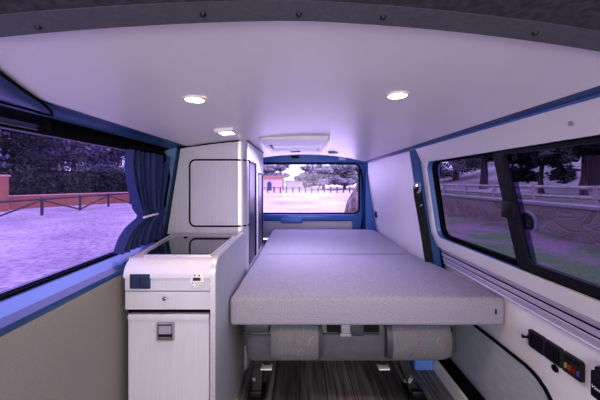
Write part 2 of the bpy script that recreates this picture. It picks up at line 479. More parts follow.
# dark blue cover at the front left, outlined by a black seam
inn = [(-.648, .665), (-.62, .60), (-.575, .507), (-.51, .41), (-.44, .30), (-.40, .1)]
out = [(-.692, .745), (-.698, .70), (-.70, .62), (-.70, .5), (-.70, .3), (-.70, .1)]
bm = bmn(); R = []
for (a, b) in zip(inn, out):
    row = []
    for k in range(5):
        t = k / 4
        x = a[0] + (b[0] - a[0]) * t; y = a[1] + (b[1] - a[1]) * t
        z = (zc(a[0]) - .004) * (1 - t) + 1.289 * t - .012 * math.sin(PI * t)
        row.append(bm.verts.new((x, y, z)))
    R.append(row)
for i in range(5):
    for k in range(4): face(bm, [R[i][k], R[i][k + 1], R[i + 1][k + 1], R[i + 1][k]])
cov = struct(link('trim_11', bm, M['blued'], smooth=True))
seam = [(p[0], p[1], zc(p[0]) - .005) for p in inn[::-1]] + [(-.672, .72, 1.292), (-.692, .747, 1.287), (-.699, .72, 1.286)] + [(p[0], p[1], 1.287) for p in out[1:]]
bm = bmn(); tube(bm, seam, .0035, 6); link('seam', bm, M['rubber'], cov, True)

# ---- right side: white panel with the sliding window
RZ = [(.725, 1.308), (.765, 1.224), (.83, .775), (.87, .69), (.90, .593), (.918, .50), (.92, 0)]
def rx(z):
    for (a, b) in zip(RZ, RZ[1:]):
        if b[1] <= z <= a[1]:
            t = (a[1] - z) / (a[1] - b[1]); return a[0] + (b[0] - a[0]) * t
    return RZ[0][0] if z > RZ[0][1] else RZ[-1][0]
RY0, RY1 = -.25, 1.70
hole = rrect(RY0 + .05, 1.645, .765, 1.222, .055)
outl = [((p[0] - .02 + (1.3 - p[1]) * .085) if p[0] > RY1 - 1e-6 else p[0], p[1]) for p in outer_box_loop(hole, RY0, RY1, .692, 1.306)]
bm = bmn(); frame_loop(bm, hole, outl, lambda p: (rx(p[1]), p[0], p[1]), lambda p: (rx(p[1]) + .012, p[0], p[1]))
wr = struct(link('wall_right', bm, M['white']))
bm = bmn(); disc(bm, (rx(1.262) + .002, .735, 1.262), (-1, 0, -.3), .0085, .005, 14, r2=.007); link('screw', bm, M['greyflap'], wr, True)
# blue metal reveal round the window
rev = rrect(RY0 + .02, 1.675, .735, 1.238, .07)
bm = bmn()
for (lp, dx) in ((hole, .012),): pass
L1 = [bm.verts.new((rx(p[1]) + .010, p[0], p[1])) for p in rrect(RY0 + .05, 1.65, .760, 1.226, .058)]
L2 = [bm.verts.new((rx(p[1]) + .036, p[0], p[1])) for p in rrect(RY0 + .05, 1.634, .762, 1.224, .057)]
L3 = [bm.verts.new((rx(p[1]) + .037, p[0], p[1])) for p in rrect(RY0 + .02, 1.70, .70, 1.26, .08)]
for (A, B) in ((L1, L2), (L2, L3)):
    for k in range(len(A)): face(bm, [A[k], A[(k + 1) % len(A)], B[(k + 1) % len(A)], B[k]])
struct(link('trim_12', bm, M['blue'], smooth=True))
# window 2
w2 = bpy.data.objects.new('window_2', None); COL.objects.link(w2); w2.location = (.85, .7, .77); ORG['window_2'] = Vector(w2.location)
struct(w2, 'sliding side window on the right with black frames and dark glass')
def rxo(p, d): return rx(p[1]) + d
def sl(p):   # the divider leans forward towards the bottom
    return (p[0] - (.050 * (1.22 - p[1]) / .45 if .95 < p[0] < 1.2 else 0), p[1])
o1 = rrect(RY0 + .03, 1.64, .757, 1.228, .06); i1 = rrect(RY0 + .07, 1.61, .785, 1.214, .05)
bm = bmn(); frame_loop(bm, i1, o1, lambda p: (rxo(p, .038), p[0], p[1]), lambda p: (rxo(p, .058), p[0], p[1]))
link('frame', bm, M['rubber'], w2, True)
l_rear = [sl(p) for p in rrect(1.035, 1.615, .782, 1.217, [.05, .005, .005, .05])]; l_front = [sl(p) for p in rrect(RY0 + .06, 1.05, .80, 1.214, [.005, .03, .03, .005])]
bm = bmn(); plate_from(bm, l_rear, lambda p: (rxo(p, .048), p[0], p[1]), lambda p: (rxo(p, .052), p[0], p[1])); link('pane', bm, M['pane_r'], w2)
bm = bmn(); plate_from(bm, l_front, lambda p: (rxo(p, .030), p[0], p[1]), lambda p: (rxo(p, .034), p[0], p[1])); link('pane', bm, M['pane_r'], w2)
si = [sl(p) for p in rrect(RY0 + .07, 1.040, .803, 1.206, .02)]; so = [sl(p) for p in rrect(RY0 + .04, 1.088, .762, 1.218, .02)]
bm = bmn(); frame_loop(bm, si, so, lambda p: (rxo(p, .016), p[0], p[1]), lambda p: (rxo(p, .038), p[0], p[1]))
sash = link('sliding_sash', bm, M['plastic'], w2, True)
bm = bmn(); box(bm, rx(.99) + .004, rx(.99) + .018, 1.008, 1.068, .96, 1.03, .005); link('latch', bm, M['plastic'], sash, True)

# blue strip between ceiling and right panel
bm = bmn(); ribbon(bm, [(.67, zc(.67) + .0125), (.69, 1.320), (.715, 1.318), (.722, 1.313)], RY0, 2.9, (.03, .05)); struct(link('trim_13', bm, M['blued'], smooth=True))
bm = bmn(); ribbon(bm, [(.722, 1.313), (.728, 1.306), (.735, 1.300)], RY0, 2.9, (.04, .04)); struct(link('trim_14', bm, M['blue'], smooth=True))
bm = bmn(); box(bm, .935, .96, RY0, 3.1, -.02, .75); struct(link('wall_right_outer', bm, M['blue']))
# aluminium rail profile along the wall
rail = thing('seat_rail', 'long ribbed aluminium rail along the right wall under the window', 'rail', (.89, .7, .64))
bm = bmn(); prism(bm, [(.868, .690), (.872, .682), (.878, .672), (.880, .668), (.874, .664), (.884, .640), (.886, .636), (.880, .632), (.890, .610), (.893, .604), (.890, .598), (.898, .592), (.925, .592), (.925, .690)], 'y', RY0, 1.655)
link('profile', bm, M['rail'], rail)
for zz_ in (.669, .637, .602):
    bm = bmn(); tube(bm, [(rx(zz_) - .002, RY0, zz_), (rx(zz_) - .002, 1.655, zz_)], .0024, 6); link('groove', bm, M['rubber'], rail)
bm = bmn(); disc(bm, (rx(.62) - .004, .93, .625), (-1, 0, .2), .005, .003, 10); link('screw', bm, M['iron'], rail)
# lower right wall: white upper lining and grey grained wheel-arch board with a curved black edge
bm = bmn(); box(bm, .920, .934, RY0, 1.70, 0, .595); struct(link('wall_right_lower', bm, M['white']))
curve = [(2.2, .356), (1.7, .356), (1.40, .358), (1.20, .364), (1.076, .366), (1.04, .362), (1.012, .353), (.985, .337), (.960, .312), (.942, .275), (.932, .22), (.93, .04)]
board = [(2.2, .04)] + curve
bm = bmn(); prism(bm, board, 'x', .905, .9199)
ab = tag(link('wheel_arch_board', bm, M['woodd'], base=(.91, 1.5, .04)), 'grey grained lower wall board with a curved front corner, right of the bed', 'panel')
bm = bmn(); tube(bm, [(.904, p[0], p[1]) for p in curve], .007, 8); link('edge_trim', bm, M['rubber'], ab, True)
bm = bmn(); box(bm, .78, .795, .5, 2.6, 0, .075, .003); struct(link('baseboard_right', bm, M['white']))
bm = bmn(); box(bm, .796, .904, .5, 2.6, 0, .040); struct(link('trim_15', bm, M['rubber']))
bm = bmn(); box(bm, .665, .7785, 1.55, 1.85, 0, .20, .012); struct(link('trim_16', bm, M['bluel']))

# rear right panel, pillar
def qx(z): return .722 + (1.305 - z) * (.835 - .722) / (1.305 - .58)
bm = bmn(); pl = [(1.775, .30), (2.93, .30), (2.93, 1.0), (2.90, 1.20), (2.84, 1.296), (2.79, 1.303), (1.775, 1.303)]
plate_from(bm, pl, lambda p: (qx(p[1]), p[0], p[1]), lambda p: (qx(p[1]) + .012, p[0], p[1]))
wrr = struct(link('wall_right_rear', bm, M['white']))
bm = bmn(); box(bm, qx(.75) - .012, qx(.75) + .004, 2.80, 2.85, .725, .79, .005); tag(link('wall_switch', bm, M['plastic'], base=(qx(.75), 2.82, .76)), 'small black square switch low on the white rear side panel', 'switch')
bm = bmn(); pl = [(1.69, .30), (1.785, .30), (1.785, 1.305), (1.69, 1.305)]
plate_from(bm, pl, lambda p: (qx(p[1]) + .006, p[0], p[1]), lambda p: (qx(p[1]) + .06, p[0], p[1]))
struct(link('trim_17', bm, M['blueflat']))
bm = bmn(); box(bm, .86, .90, 1.72, 3.12, 0, 1.34); struct(link('wall_right_quarter', bm, M['blue']))

# ---- rear: body frame, tailgate, rear window
rw = rrect(-.52, .690, .735, 1.312, [.05, .05, .06, .06])
bm = bmn(); frame_loop(bm, rw, outer_box_loop(rw, -.72, .80, .45, 1.42), lambda p: (p[0], 3.10 - .0 * p[1], p[1]), lambda p: (p[0], 3.16, p[1]))
d1 = struct(link('door_1', bm, M['blueb']), 'blue tailgate with the rear window')
bm = bmn(); frame_loop(bm, rrect(-.512, .680, .742, 1.303, [.045, .045, .055, .055]), rrect(-.524, .694, .731, 1.316, [.052, .052, .062, .062]), lambda p: (p[0], 3.094, p[1]), lambda p: (p[0], 3.13, p[1]))
link('window_seal', bm, M['rubber'], d1, True)
bm = bmn(); plate_from(bm, rw, lambda p: (p[0], 3.122, p[1]), lambda p: (p[0], 3.126, p[1]))
link('pane', bm, M['pane_b'], d1)
bm = bmn(); box(bm, -.55, .64, 3.06, 3.099, .655, .725, .012, 3); link('inner_rib', bm, M['blueb'], d1, True)
bm = bmn(); box(bm, -.22, .03, 3.02, 3.07, .628, .685, .018, 3); link('handle', bm, M['blueb'], d1, True)
bm = bmn(); box(bm, -.60, .60, 3.07, 3.098, .46, .648, .006); link('lining_board', bm, M['white'], d1)
bm = bmn(); tube(bm, [(.70, 3.05, .55), (.725, 3.05, .7), (.722, 3.05, .95), (.712, 3.05, 1.15), (.69, 3.05, 1.25)], .010, 8); link('gas_strut', bm, M['rubber'], d1, True)
bo = rrect(-.62, .725, .44, 1.318, [.07, .07, .09, .09])
bm = bmn(); frame_loop(bm, bo, outer_box_loop(bo, -.86, .90, 0.0, 1.45), lambda p: (p[0], 2.94, p[1]), lambda p: (p[0], 3.05, p[1]))
wb = struct(link('wall_rear', bm, M['blueb'], smooth=True))
bm = bmn(); tube(bm, [(p[0], 2.965, p[1]) for p in rrect(-.615, .72, .445, 1.316, [.07, .07, .09, .09])], .007, 6, closed=True); link('seal', bm, M['rubber'], wb, True)
bm = bmn(); box(bm, -.84, .86, 2.40, 2.945, 1.392, 1.45); struct(link('trim_19', bm, M['blueb']))
lt = thing('tailgate_latch', 'small black latch on the blue header above the rear window', 'latch', (-.055, 2.935, 1.375))
bm = bmn(); box(bm, -.098, -.012, 2.915, 2.945, 1.362, 1.388, .008); link('body', bm, M['plastic'], lt, True)
bm = bmn(); box(bm, -.068, -.042, 2.905, 2.918, 1.36, 1.374, .004); link('hook', bm, M['iron'], lt, True)
bm = bmn(); box(bm, .425, .505, 2.932, 2.9405, 1.338, 1.385, .003)
tag(link('paper_label', bm, M['vent'], base=(.46, 2.936, 1.36)), 'small pale sticker on the blue header at its right end', 'sticker')
bm = bmn(); disc(bm, (.285, 2.30, zc(.285) - .002), (0, 0, -1), .047, .012, 24, r2=.036)
tag(link('round_sensor', bm, M['greyflap'], smooth=True, base=(.285, 2.30, zc(.285))), 'small round grey cap on the ceiling right of the roof vent', 'sensor')

# ------------------------------------------------------------------ ceiling fittings
def ceiling_light(x, y, label):
    z = zc(x)
    t = thing('ceiling_light', label, 'light', (x, y, z), 'round ceiling spotlights')
    bm = bmn(); ringdisc(bm, (x, y, z + .001), (0, 0, -1), .027, .036, .005); link('bezel', bm, M['bezel'], t, True)
    bm = bmn(); disc(bm, (x, y, z), (0, 0, -1), .028, .003, 24, r2=.026); link('lens', bm, M['lens'], t)
    return t
ceiling_light(-.312, .79, 'round recessed warm ceiling spotlight left of centre, nearer the wardrobe')
ceiling_light(.288, .79, 'round recessed warm ceiling spotlight on the window side, alone on the right')
t = thing('square_ceiling_light', 'small square warm light in the ceiling just in front of the wardrobe', 'light', (-.345, 1.26, zc(-.345)))
z = zc(-.345)
sq = rrect(-.39, -.30, 1.20, 1.32, .008)
tilt = (zc(-.30) - zc(-.39)) / .09
zf = lambda p, d: (p[0], p[1], z + (p[0] + .345) * tilt - d)
bm = bmn(); frame_loop(bm, rrect(-.376, -.314, 1.218, 1.302, .005), sq, lambda p: zf(p, .014), lambda p: zf(p, -.003)); link('bezel', bm, M['vent'], t, True)
bm = bmn(); plate_from(bm, rrect(-.376, -.314, 1.218, 1.302, .005), lambda p: zf(p, .008), lambda p: zf(p, 0)); link('lens', bm, M['lens2'], t)

# roof vent
v = thing('roof_vent', 'large rectangular pale roof vent hanging from the rear of the ceiling', 'vent', (-.03, 1.9, zc(0)))
vo = rrect(-.237, .174, 1.53, 2.17, .03); vi = rrect(-.205, .142, 1.76, 2.04, .015)
ztop = CZ + .262
bm = bmn()
def vz(p, d): return (p[0], p[1], ztop - d)
frame_loop(bm, vi, vo, lambda p: vz(p, .019), lambda p: vz(p, -.006))
for e in [e for e in bm.edges if abs(e.verts[0].co.z - (ztop - .04)) < 1e-5 and abs(e.verts[1].co.z - (ztop - .04)) < 1e-5]: pass
link('frame', bm, M['vent'], v, True)
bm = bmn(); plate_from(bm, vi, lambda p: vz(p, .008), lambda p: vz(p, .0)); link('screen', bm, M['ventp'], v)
bm = bmn(); box(bm, -.19, .127, 1.775, 1.795, ztop - .019, ztop - .007, .003); link('blind_grip', bm, M['vent'], v, True)
bm = bmn(); box(bm, -.202, -.19, 1.82, 1.95, ztop - .017, ztop - .006, .003); link('hinge', bm, M['plastic'], v, True)
bm = bmn(); box(bm, -.075, .0, 2.12, 2.145, ztop - .024, ztop - .018, .002); link('latch', bm, M['plastic'], v, True)

# ------------------------------------------------------------------ wardrobe
WY0, WY1, WX = 1.54, 2.24, -.308
wd = thing('wardrobe', 'tall silver grained wardrobe reaching the ceiling behind the worktop', 'wardrobe', (-.5, 1.9, 0))
def wl(z): return -.665 if z < .80 else -.766 + (z - .80) * (.080 / .51)
bm = bmn(); rings = []
levels = [0, .4, .79, .801, .9, 1.0, 1.1, 1.2, 1.27, None]
for lv in levels:
    z = lv if lv is not None else 1.30
    xl = wl(z)
    pl = [(xl, WY0)] + [(xl + (WX - .05 - xl) * k / 6, WY0) for k in range(1, 6)]
    pl += [(WX - .05 + .05 * math.sin(a), WY0 + .05 - .05 * math.cos(a)) for a in [k / 6 * PI / 2 for k in range(7)]]
    pl += [(WX, WY1), (xl, WY1)]
    rings.append([bm.verts.new((p[0], p[1], z if lv is not None else zc(max(-.66, p[0])) - .0015 - max(0, -.66 - p[0]) * .2)) for p in pl])
n = len(rings[0])
for A, B in zip(rings, rings[1:]):
    for k in range(n): face(bm, [A[k], A[(k + 1) % n], B[(k + 1) % n], B[k]])
face(bm, rings[0][::-1]); face(bm, rings[-1])
link('carcass', bm, M['wood'], wd, True)
# hairline joint to the ceiling
bm = bmn(); tube(bm, [(-.70, WY0 - .002, zc(-.66) - .010)] + [(x, WY0 - .002, zc(x) - .004) for x in (-.64, -.55, -.45, -.36)] + [(WX + .001, WY0 + .035, zc(WX) - .004), (WX + .001, WY1, zc(WX) - .004)], .0035, 6); link('ceiling_joint', bm, M['rubber'], wd, True)
dl = rrect(-.629, WX - .051, .850, 1.223, [.001, .03, .03, .001])
bm = bmn(); plate_from(bm, dl, lambda p: (p[0], WY0 - .006, p[1]), lambda p: (p[0], WY0 + .004, p[1]))
dr = link('door', bm, M['wood'], wd)
pa = [(WX + .001, WY0 + .07, 1.227), (WX + .001, WY0 + .05, 1.227), (WX - .014, WY0 + .014, 1.227), (WX - .051, WY0 - .003, 1.227)]
lp = [(p[0], WY0 - .003, p[1]) for p in rrect(-.634, WX - .051, .846, 1.227, [.0, .034, .034, .0], 8)][9:27]
pb = [(a, b, .846) for (a, b, c) in pa[::-1]]
bm = bmn(); tube(bm, pa + lp + pb, 0.0055, 6); link('seal', bm, M['rubber'], dr, True)
bm = bmn()
ag = [k / 8 * PI / 2 for k in range(9)]
po = [(WX - .05 + .052 * math.sin(a), WY0 + .05 - .052 * math.cos(a)) for a in ag]; pi_ = [(WX - .05 + .045 * math.sin(a), WY0 + .05 - .045 * math.cos(a)) for a in ag]
prism(bm, po + pi_[::-1], 'z', .20, zc(WX) - .012); link('corner_profile', bm, M['alu'], wd, True)
for (y0, y1, zt) in ((1.61, 1.84, 1.220), (1.97, 2.17, 1.160)):
    bm = bmn(); box(bm, WX - .004, WX + .0035, y0, y1, .60, zt, .002); sd = link('side_door', bm, M['purpledoor'], wd)
    bm = bmn(); box(bm, WX, WX + .008, y1 - .03, y1 + .012, .60, zt + .006, .003); box(bm, WX, WX + .006, y0, y1, zt - .004, zt + .008, .001); link('door_edge', bm, M['plastic'], sd)
    bm = bmn(); box(bm, WX, WX + .005, y1 + .014, y1 + .034, .60, zt + .008, .002); link('edge_strip', bm, M['alu'], sd)

# ------------------------------------------------------------------ kitchen unit
KX0, KX1, KY0, KY1 = -.668, -.336, 1.01, 1.533
k = thing('kitchen_cabinet', 'low silver grained kitchen unit with rounded worktop and fridge door by the left window', 'cabinet', (-.5, 1.3, 0))
bm = bmn(); box(bm, KX0 + .002, KX1, KY0 + .028, KY1, 0, .735); link('carcass', bm, M['wood'], k)
def nose(y0, z0, r, n=8): return [(y0 + r - r * math.sin(a), z0 - r + r * math.cos(a)) for a in [i / n * PI / 2 for i in range(n + 1)]]
top = nose(KY0, .80, .055) + [(KY0, .736), (KY0 + .02, .736), (KY1, .736), (KY1, .80)]
bm = bmn(); prism(bm, top, 'x', KX0, KX1); link('worktop', bm, M['worktop'], k, True)
bm = bmn(); prism(bm, [(-.664, 1.05), (-.664, KY1), (-.735, KY1)], 'z', .773, .7995); link('worktop_wing', bm, M['worktop'], k, True)
bm = bmn(); tube(bm, [(-.668, 1.05, .799), (-.733, 1.530, .799)], .005, 8); link('rear_edging', bm, M['alu'], k, True)
# right side panel with its rounded aluminium edge
sp = nose(KY0 - .004, .812, .06) + [(KY0 - .004, 0), (KY1, 0), (KY1, .812)]
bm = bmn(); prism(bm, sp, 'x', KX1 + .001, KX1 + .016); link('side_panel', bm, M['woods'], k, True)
eo = [(KY1, .815)] + nose(KY0 - .008, .815, .062) + [(KY0 - .008, 0)]
ei = [(KY1, .806)] + nose(KY0 + .001, .806, .056) + [(KY0 + .001, 0)]
bm = bmn(); prism(bm, eo + ei[::-1], 'x', KX1 - .001, KX1 + .018); link('edge_profile', bm, M['alu'], k, True)
# fronts
bm = bmn(); box(bm, KX0 + .002, KX1 - .001, KY0 + .004, KY0 + .03, .686, .737, .002); cp = link('control_panel', bm, M['wood'], k)
bm = bmn(); box(bm, KX0 + .002, KX1 - .001, KY0 + .006, KY0 + .03, .614, .683, .002); dw = link('drawer', bm, M['wood'], k)
bm = bmn(); tube(bm, [(-.508, KY0 + .007, .664), (-.508, KY0 - .006, .664), (-.508, KY0 - .014, .664)], [.006, .006, .0085], 14); disc(bm, (-.508, KY0 - .014, .664), (0, -1, 0), .0085, .003, 14, r2=.005); link('knob', bm, M['chrome'], dw, True)
bm = bmn(); box(bm, KX0 + .004, KX1 - .003, KY0 + .024, KY0 + .034, .592, .616); link('shadow_gap', bm, M['rubber'], k)
bm = bmn(); box(bm, KX0 + .012, KX1 - .010, KY0 + .008, KY0 + .03, .07, .594, .003); box(bm, KX0 + .012, KX1 - .010, KY0 + .003, KY0 + .03, .574, .596, .004)
dr = link('door', bm, M['wood'], k)
hl = rrect(-.545, -.478, .496, .566, .005)
bm = bmn(); frame_loop(bm, rrect(-.540, -.483, .501, .561, .003), hl, lambda p: (p[0], KY0 + .000, p[1]), lambda p: (p[0], KY0 + .009, p[1]), 0)
plate_from(bm, rrect(-.540, -.483, .501, .561, .003), lambda p: (p[0], KY0 + .0065, p[1]), lambda p: (p[0], KY0 + .009, p[1]), 1)
plate_from(bm, rrect(-.536, -.487, .523, .555, .003), lambda p: (p[0], KY0 + .002, p[1]), lambda p: (p[0], KY0 + .008, p[1]), 2)
plate_from(bm, rrect(-.536, -.487, .503, .512, .002), lambda p: (p[0], KY0 + .003, p[1]), lambda p: (p[0], KY0 + .008, p[1]), 3)
link('handle', bm, [M['greyflap'], M['dark'], M['flap'], M['chrome']], dr)
bm = bmn(); box(bm, KX0 + .01, KX1 - .002, KY0 + .022, KY0 + .04, 0, .07); link('plinth', bm, M['rubber'], k)
# control display: pale round bezel, dark screen, small keys
cx_, cz_ = -.389, .7285
bm = bmn(); disc(bm, (cx_, KY0 + .005, cz_), (0, -1, 0), .0265, .006, 28, r2=.025); dsp = link('control_display', bm, M['bezel'], cp, True)
bm = bmn(); yb = KY0 - .0015
box(bm, cx_ - .016, cx_ + .012, yb, yb + .002, cz_ - .002, cz_ + .010, mi=0)
box(bm, cx_ + .0125, cx_ + .016, yb, yb + .002, cz_ - .001, cz_ + .009, mi=1)
for dx, dz in ((-.009, .018), (.008, .018)): disc(bm, (cx_ + dx, KY0, cz_ + dz), (0, -1, 0), .0032, .0018, 8, mi=2)
for dx, dz in ((-.016, -.010), (-.005, -.010), (.006, -.010), (.016, -.010), (.0, -.018), (.011, -.018)): disc(bm, (cx_ + dx, KY0, cz_ + dz), (0, -1, 0), .0024, .0018, 8, mi=2)
link('screen_and_keys', bm, [M['lcd'], M['c_gold'], M['lcd']], dsp) if False else link('screen', bm, [M['lcd'], M['c_gold'], M['lcd']], k)
bm = bmn(); box(bm, -.645, -.567, KY0 - .001, KY0 + .006, .695, .752, .003); box(bm, -.638, -.606, KY0 - .004, KY0 + .001, .702, .745, .002); box(bm, -.604, -.574, KY0 - .004, KY0 + .001, .702, .745, .002); link('switch_plate', bm, M['lcd'], k)
# hob with dark glass lid
h = thing('glass_hob', 'black glass hob with pale rim set into the kitchen worktop', 'hob', (-.53, 1.33, .80))
ho = [(-.640, 1.075), (-.365, 1.075), (-.352, 1.085), (-.352, 1.54), (-.362, 1.555), (-.70, 1.555), (-.712, 1.545), (-.655, 1.095)]
ho = rrect(0, 1, 0, 1, .06, 6)
def skew(p, g=0): # trapezoid following the window side
    y = 1.072 + g + (1.445 - 1.072 - 2 * g) * p[1]
    xl = -.638 - .040 * p[1] + g; xr = -.350 - g
    return (xl + (xr - xl) * p[0], y)
bm = bmn(); frame_loop(bm, [skew(p, .010) for p in ho], [skew(p) for p in ho], lambda p: (p[0], p[1], .8075), lambda p: (p[0], p[1], .8003)); link('rim', bm, M['alu'], h, True)
bm = bmn(); plate_from(bm, [skew(p, .0105) for p in ho], lambda p: (p[0], p[1], .8095), lambda p: (p[0], p[1], .8005)); link('glass_lid', bm, M['glassblk'], h)
bm = bmn(); disc(bm, (-.60, 1.40, .8095), (0, 0, 1), .009, .004, 14); link('lid_stop', bm, M['plastic'], h, True)

# ------------------------------------------------------------------ curtain
c = thing('curtain', 'navy blue curtain tied back at the rear end of the left window', 'curtain', (-.77, 1.4, .80))
bm = bmn(); NU, NV = 72, 36; G = []
for j in range(NV + 1):
    v_ = j / NV
    tt = .68
    if v_ < tt:
        s = v_ / tt; e = s * s * (3 - 2 * s) * .6 + .4 * s ** 2.2
        yl = 1.160 + (1.285 - 1.160) * e; yr = 1.52 - .05 * e
    else:
        s = (v_ - tt) / (1 - tt); e = s * (2 - s)
        yl = 1.285 - .135 * e; yr = 1.47 + .03 * e
    z = 1.243 - (1.243 - .785) * v_
    row = []
    for i in range(NU + 1):
        u = i / NU
        amp = .025 + .006 * math.sin(3.1 * u * 5)
        dip = max(0, 1 - abs(v_ - tt) / .10)
        y = yl + (yr - yl) * u + .006 * math.sin(u * 23 + v_ * 2)
        sag = (1 - u) * .05 * math.sin(PI * min(1, v_ / tt)) if v_ < tt else 0
        x = -.790 + amp * math.sin(u * 2 * PI * 8 + 1.3 * v_ + .8 * math.sin(4 * v_ + u * 3)) + .020 * dip + .035 * (1 - v_)
        row.append(bm.verts.new((x, y, z - sag * .3)))
    G.append(row)
for j in range(NV):
    for i in range(NU): face(bm, [G[j][i], G[j][i + 1], G[j + 1][i + 1], G[j + 1][i]])
link('cloth', bm, M['curtain'], c, True)
zt = 1.243 - .458 * .68
bm = bmn(); tube(bm, [(-.748, 1.275, zt - .002), (-.735, 1.30, zt + .003), (-.732, 1.34, zt + .005), (-.735, 1.38, zt + .004)], .0055, 8); link('tieback', bm, M['c_white'], c, True)
bm = bmn(); tube(bm, [(-.765, .9, 1.252), (-.765, 1.53, 1.252)], .006, 8); link('rail', bm, M['plastic'], c, True)

# ------------------------------------------------------------------ bed
ZB0, ZB1 = .458, .585
def cushion(pts, bev=.018):
    bm = bmn(); prism(bm, pts, 'z', ZB0, ZB1)
    bmesh.ops.bevel(bm, geom=bm.edges[:], offset=bev, segments=4, profile=.5, affect='EDGES')
    return bm
bm = cushion([(-.315, 1.186), (.915, 1.186), (.850, 1.62), (.806, 1.912), (-.298, 1.912), (-.299, 1.46)])
mf = thing('front_mattress', 'wide grey fabric bed cushion with rounded front edge, nearest the floor gap', 'mattress', (.3, 1.5, ZB0), 'bed cushions')
link('cover', bm, M['matt'], mf, True)
bm = bmn(); tube(bm, [(-.30, 1.1885, ZB0 + .018), (.895, 1.1885, ZB0 + .018)], .0028, 6); link('seam', bm, M['matt'], mf, True)
bm = bmn(); box(bm, .866, .874, 1.184, 1.188, .512, .535, .001); link('care_tag', bm, M['c_black'], mf)
bm = cushion([(-.298, 1.922), (.806, 1.922), (.806, 2.86), (.76, 2.92), (-.298, 2.92)])
mr = tag(link('rear_mattress', bm, M['matt'], smooth=True, base=(.25, 2.4, ZB0)), 'lilac lit grey fabric bed cushion at the back below the rear window', 'mattress', 'bed cushions')

# bench underneath, folded flat, that carries the bed
b = thing('rear_bench_seat', 'folded grey bench seat with two patterned headrests underneath the bed', 'bench seat', (.22, 1.6, 0))
pr = [(1.30, .455), (1.262, .44), (1.245, .40), (1.245, .34), (1.248, .29), (1.262, .256), (1.31, .243), (1.45, .240), (1.93, .240), (1.93, .455)]
bm = bmn(); prism(bm, pr, 'x', -.262, .70)
es = [e for e in bm.edges if abs(e.verts[0].co.x - e.verts[1].co.x) < 1e-6]
bmesh.ops.bevel(bm, geom=es, offset=.05, segments=5, profile=.5, affect='EDGES')
link('backrest', bm, M['vinyl'], b, True)
bm = bmn(); box(bm, -.26, -.14, 1.232, 1.262, .40, .445, .012, 3); link('corner_pad', bm, M['vinyld'], b, True)
bm = bmn(); tube(bm, [(-.25, 1.243, .385), (0, 1.240, .39), (.12, 1.240, .393), (.37, 1.240, .393)], .004, 6); link('seam', bm, M['vinyld'], b, True)
bm = bmn(); box(bm, .125, .37, 1.238, 1.262, .40, .452, .006); link('fold_gap', bm, M['dark'], b)
bm = bmn(); box(bm, .20, .30, 1.236, 1.25, .385, .455, .01, 3); link('centre_pad', bm, M['vinyld'], b, True)
def headrest(x0, x1, lean):
    bm = bmn(); prof = []
    for i in range(15):
        a = -PI * .5 + i / 14 * PI
        prof.append((1.255 - .065 * math.cos(a) ** .7 if math.cos(a) > 0 else 1.255, .366 + .089 * math.sin(a)))
    prof += [(1.31, .455), (1.31, .277)]
    nX = 12; rows = []
    for j in range(nX + 1):
        t = j / nX; x = x0 + (x1 - x0) * t
        s = 1 - .16 * abs(2 * t - 1) ** 6
        rows.append([bm.verts.new((x, 1.29 + (p[0] - 1.29) * s, .362 + (p[1] - .362) * (1 - .07 * abs(2 * t - 1) ** 6))) for p in prof])
    m = len(prof)
    for j in range(nX):
        for q in range(m): face(bm, [rows[j][q], rows[j][(q + 1) % m], rows[j + 1][(q + 1) % m], rows[j + 1][q]], 1 if (j == 0 and lean > 0) or (j == nX - 1 and lean < 0) else 0)
    face(bm, rows[0], 1); face(bm, rows[-1][::-1], 1)
    # woven zigzag motif lying on the fabric
    rnd = random.Random(int(x0 * 1000) + 5)
    w = x1 - x0
    for (u, zc_, ci) in ((.22, .44, 6), (.48, .415, 2), (.46, .375, 2), (.76, .39, 5), (.80, .42, 3), (.22, .345, 6), (.55, .34, 4), (.14, .40, 3), (.88, .36, 2), (.64, .435, 4), (.35, .32, 3)):
        cx = x0 + w * u; ang = rnd.uniform(-.6, .6)
        pts = [(-.008, -.016), (-.001, -.005), (-.005, .002), (.009, .016)]
        P = []
        for (dx, dz) in pts:
            X = cx + dx * math.cos(ang) - dz * math.sin(ang) * .4; Z = zc_ + dz
            sn = max(-1, min(1, (Z - .362) / .094)); ca = math.sqrt(max(0, 1 - sn * sn))
            t = (X - x0) / w; s = 1 - .16 * abs(2 * t - 1) ** 6
            Y = 1.29 + (1.255 - .065 * ca ** .7 - 1.29) * s
            P.append((X, Y - .0004, Z))
        tube(bm, P, .0011, 4, mi=ci)
    return link('headrest', bm, [M['seatfab'], M['vinyld'], M['c_red'], M['c_bluef'], M['c_green'], M['c_gold'], M['c_yellow']], b, True)
headrest(-.132, .102, -1)
headrest(.395, .688, 1)
bm = bmn(); box(bm, .188, .232, 1.222, 1.238, .395, .457, .007, 3); box(bm, .184, .236, 1.218, 1.240, .392, .408, .005, 2); link('buckle', bm, M['greyflap'], b, True)
bm = bmn(); box(bm, .70, .745, 1.262, 1.30, .29, .455, .012, 3); link('hinge_cover', bm, M['vinyld'], b, True)
bm = bmn(); disc(bm, (.705, 1.262, .405), (0, -1, 0), .014, .01, 14); link('hinge_bolt', bm, M['iron'], b, True)
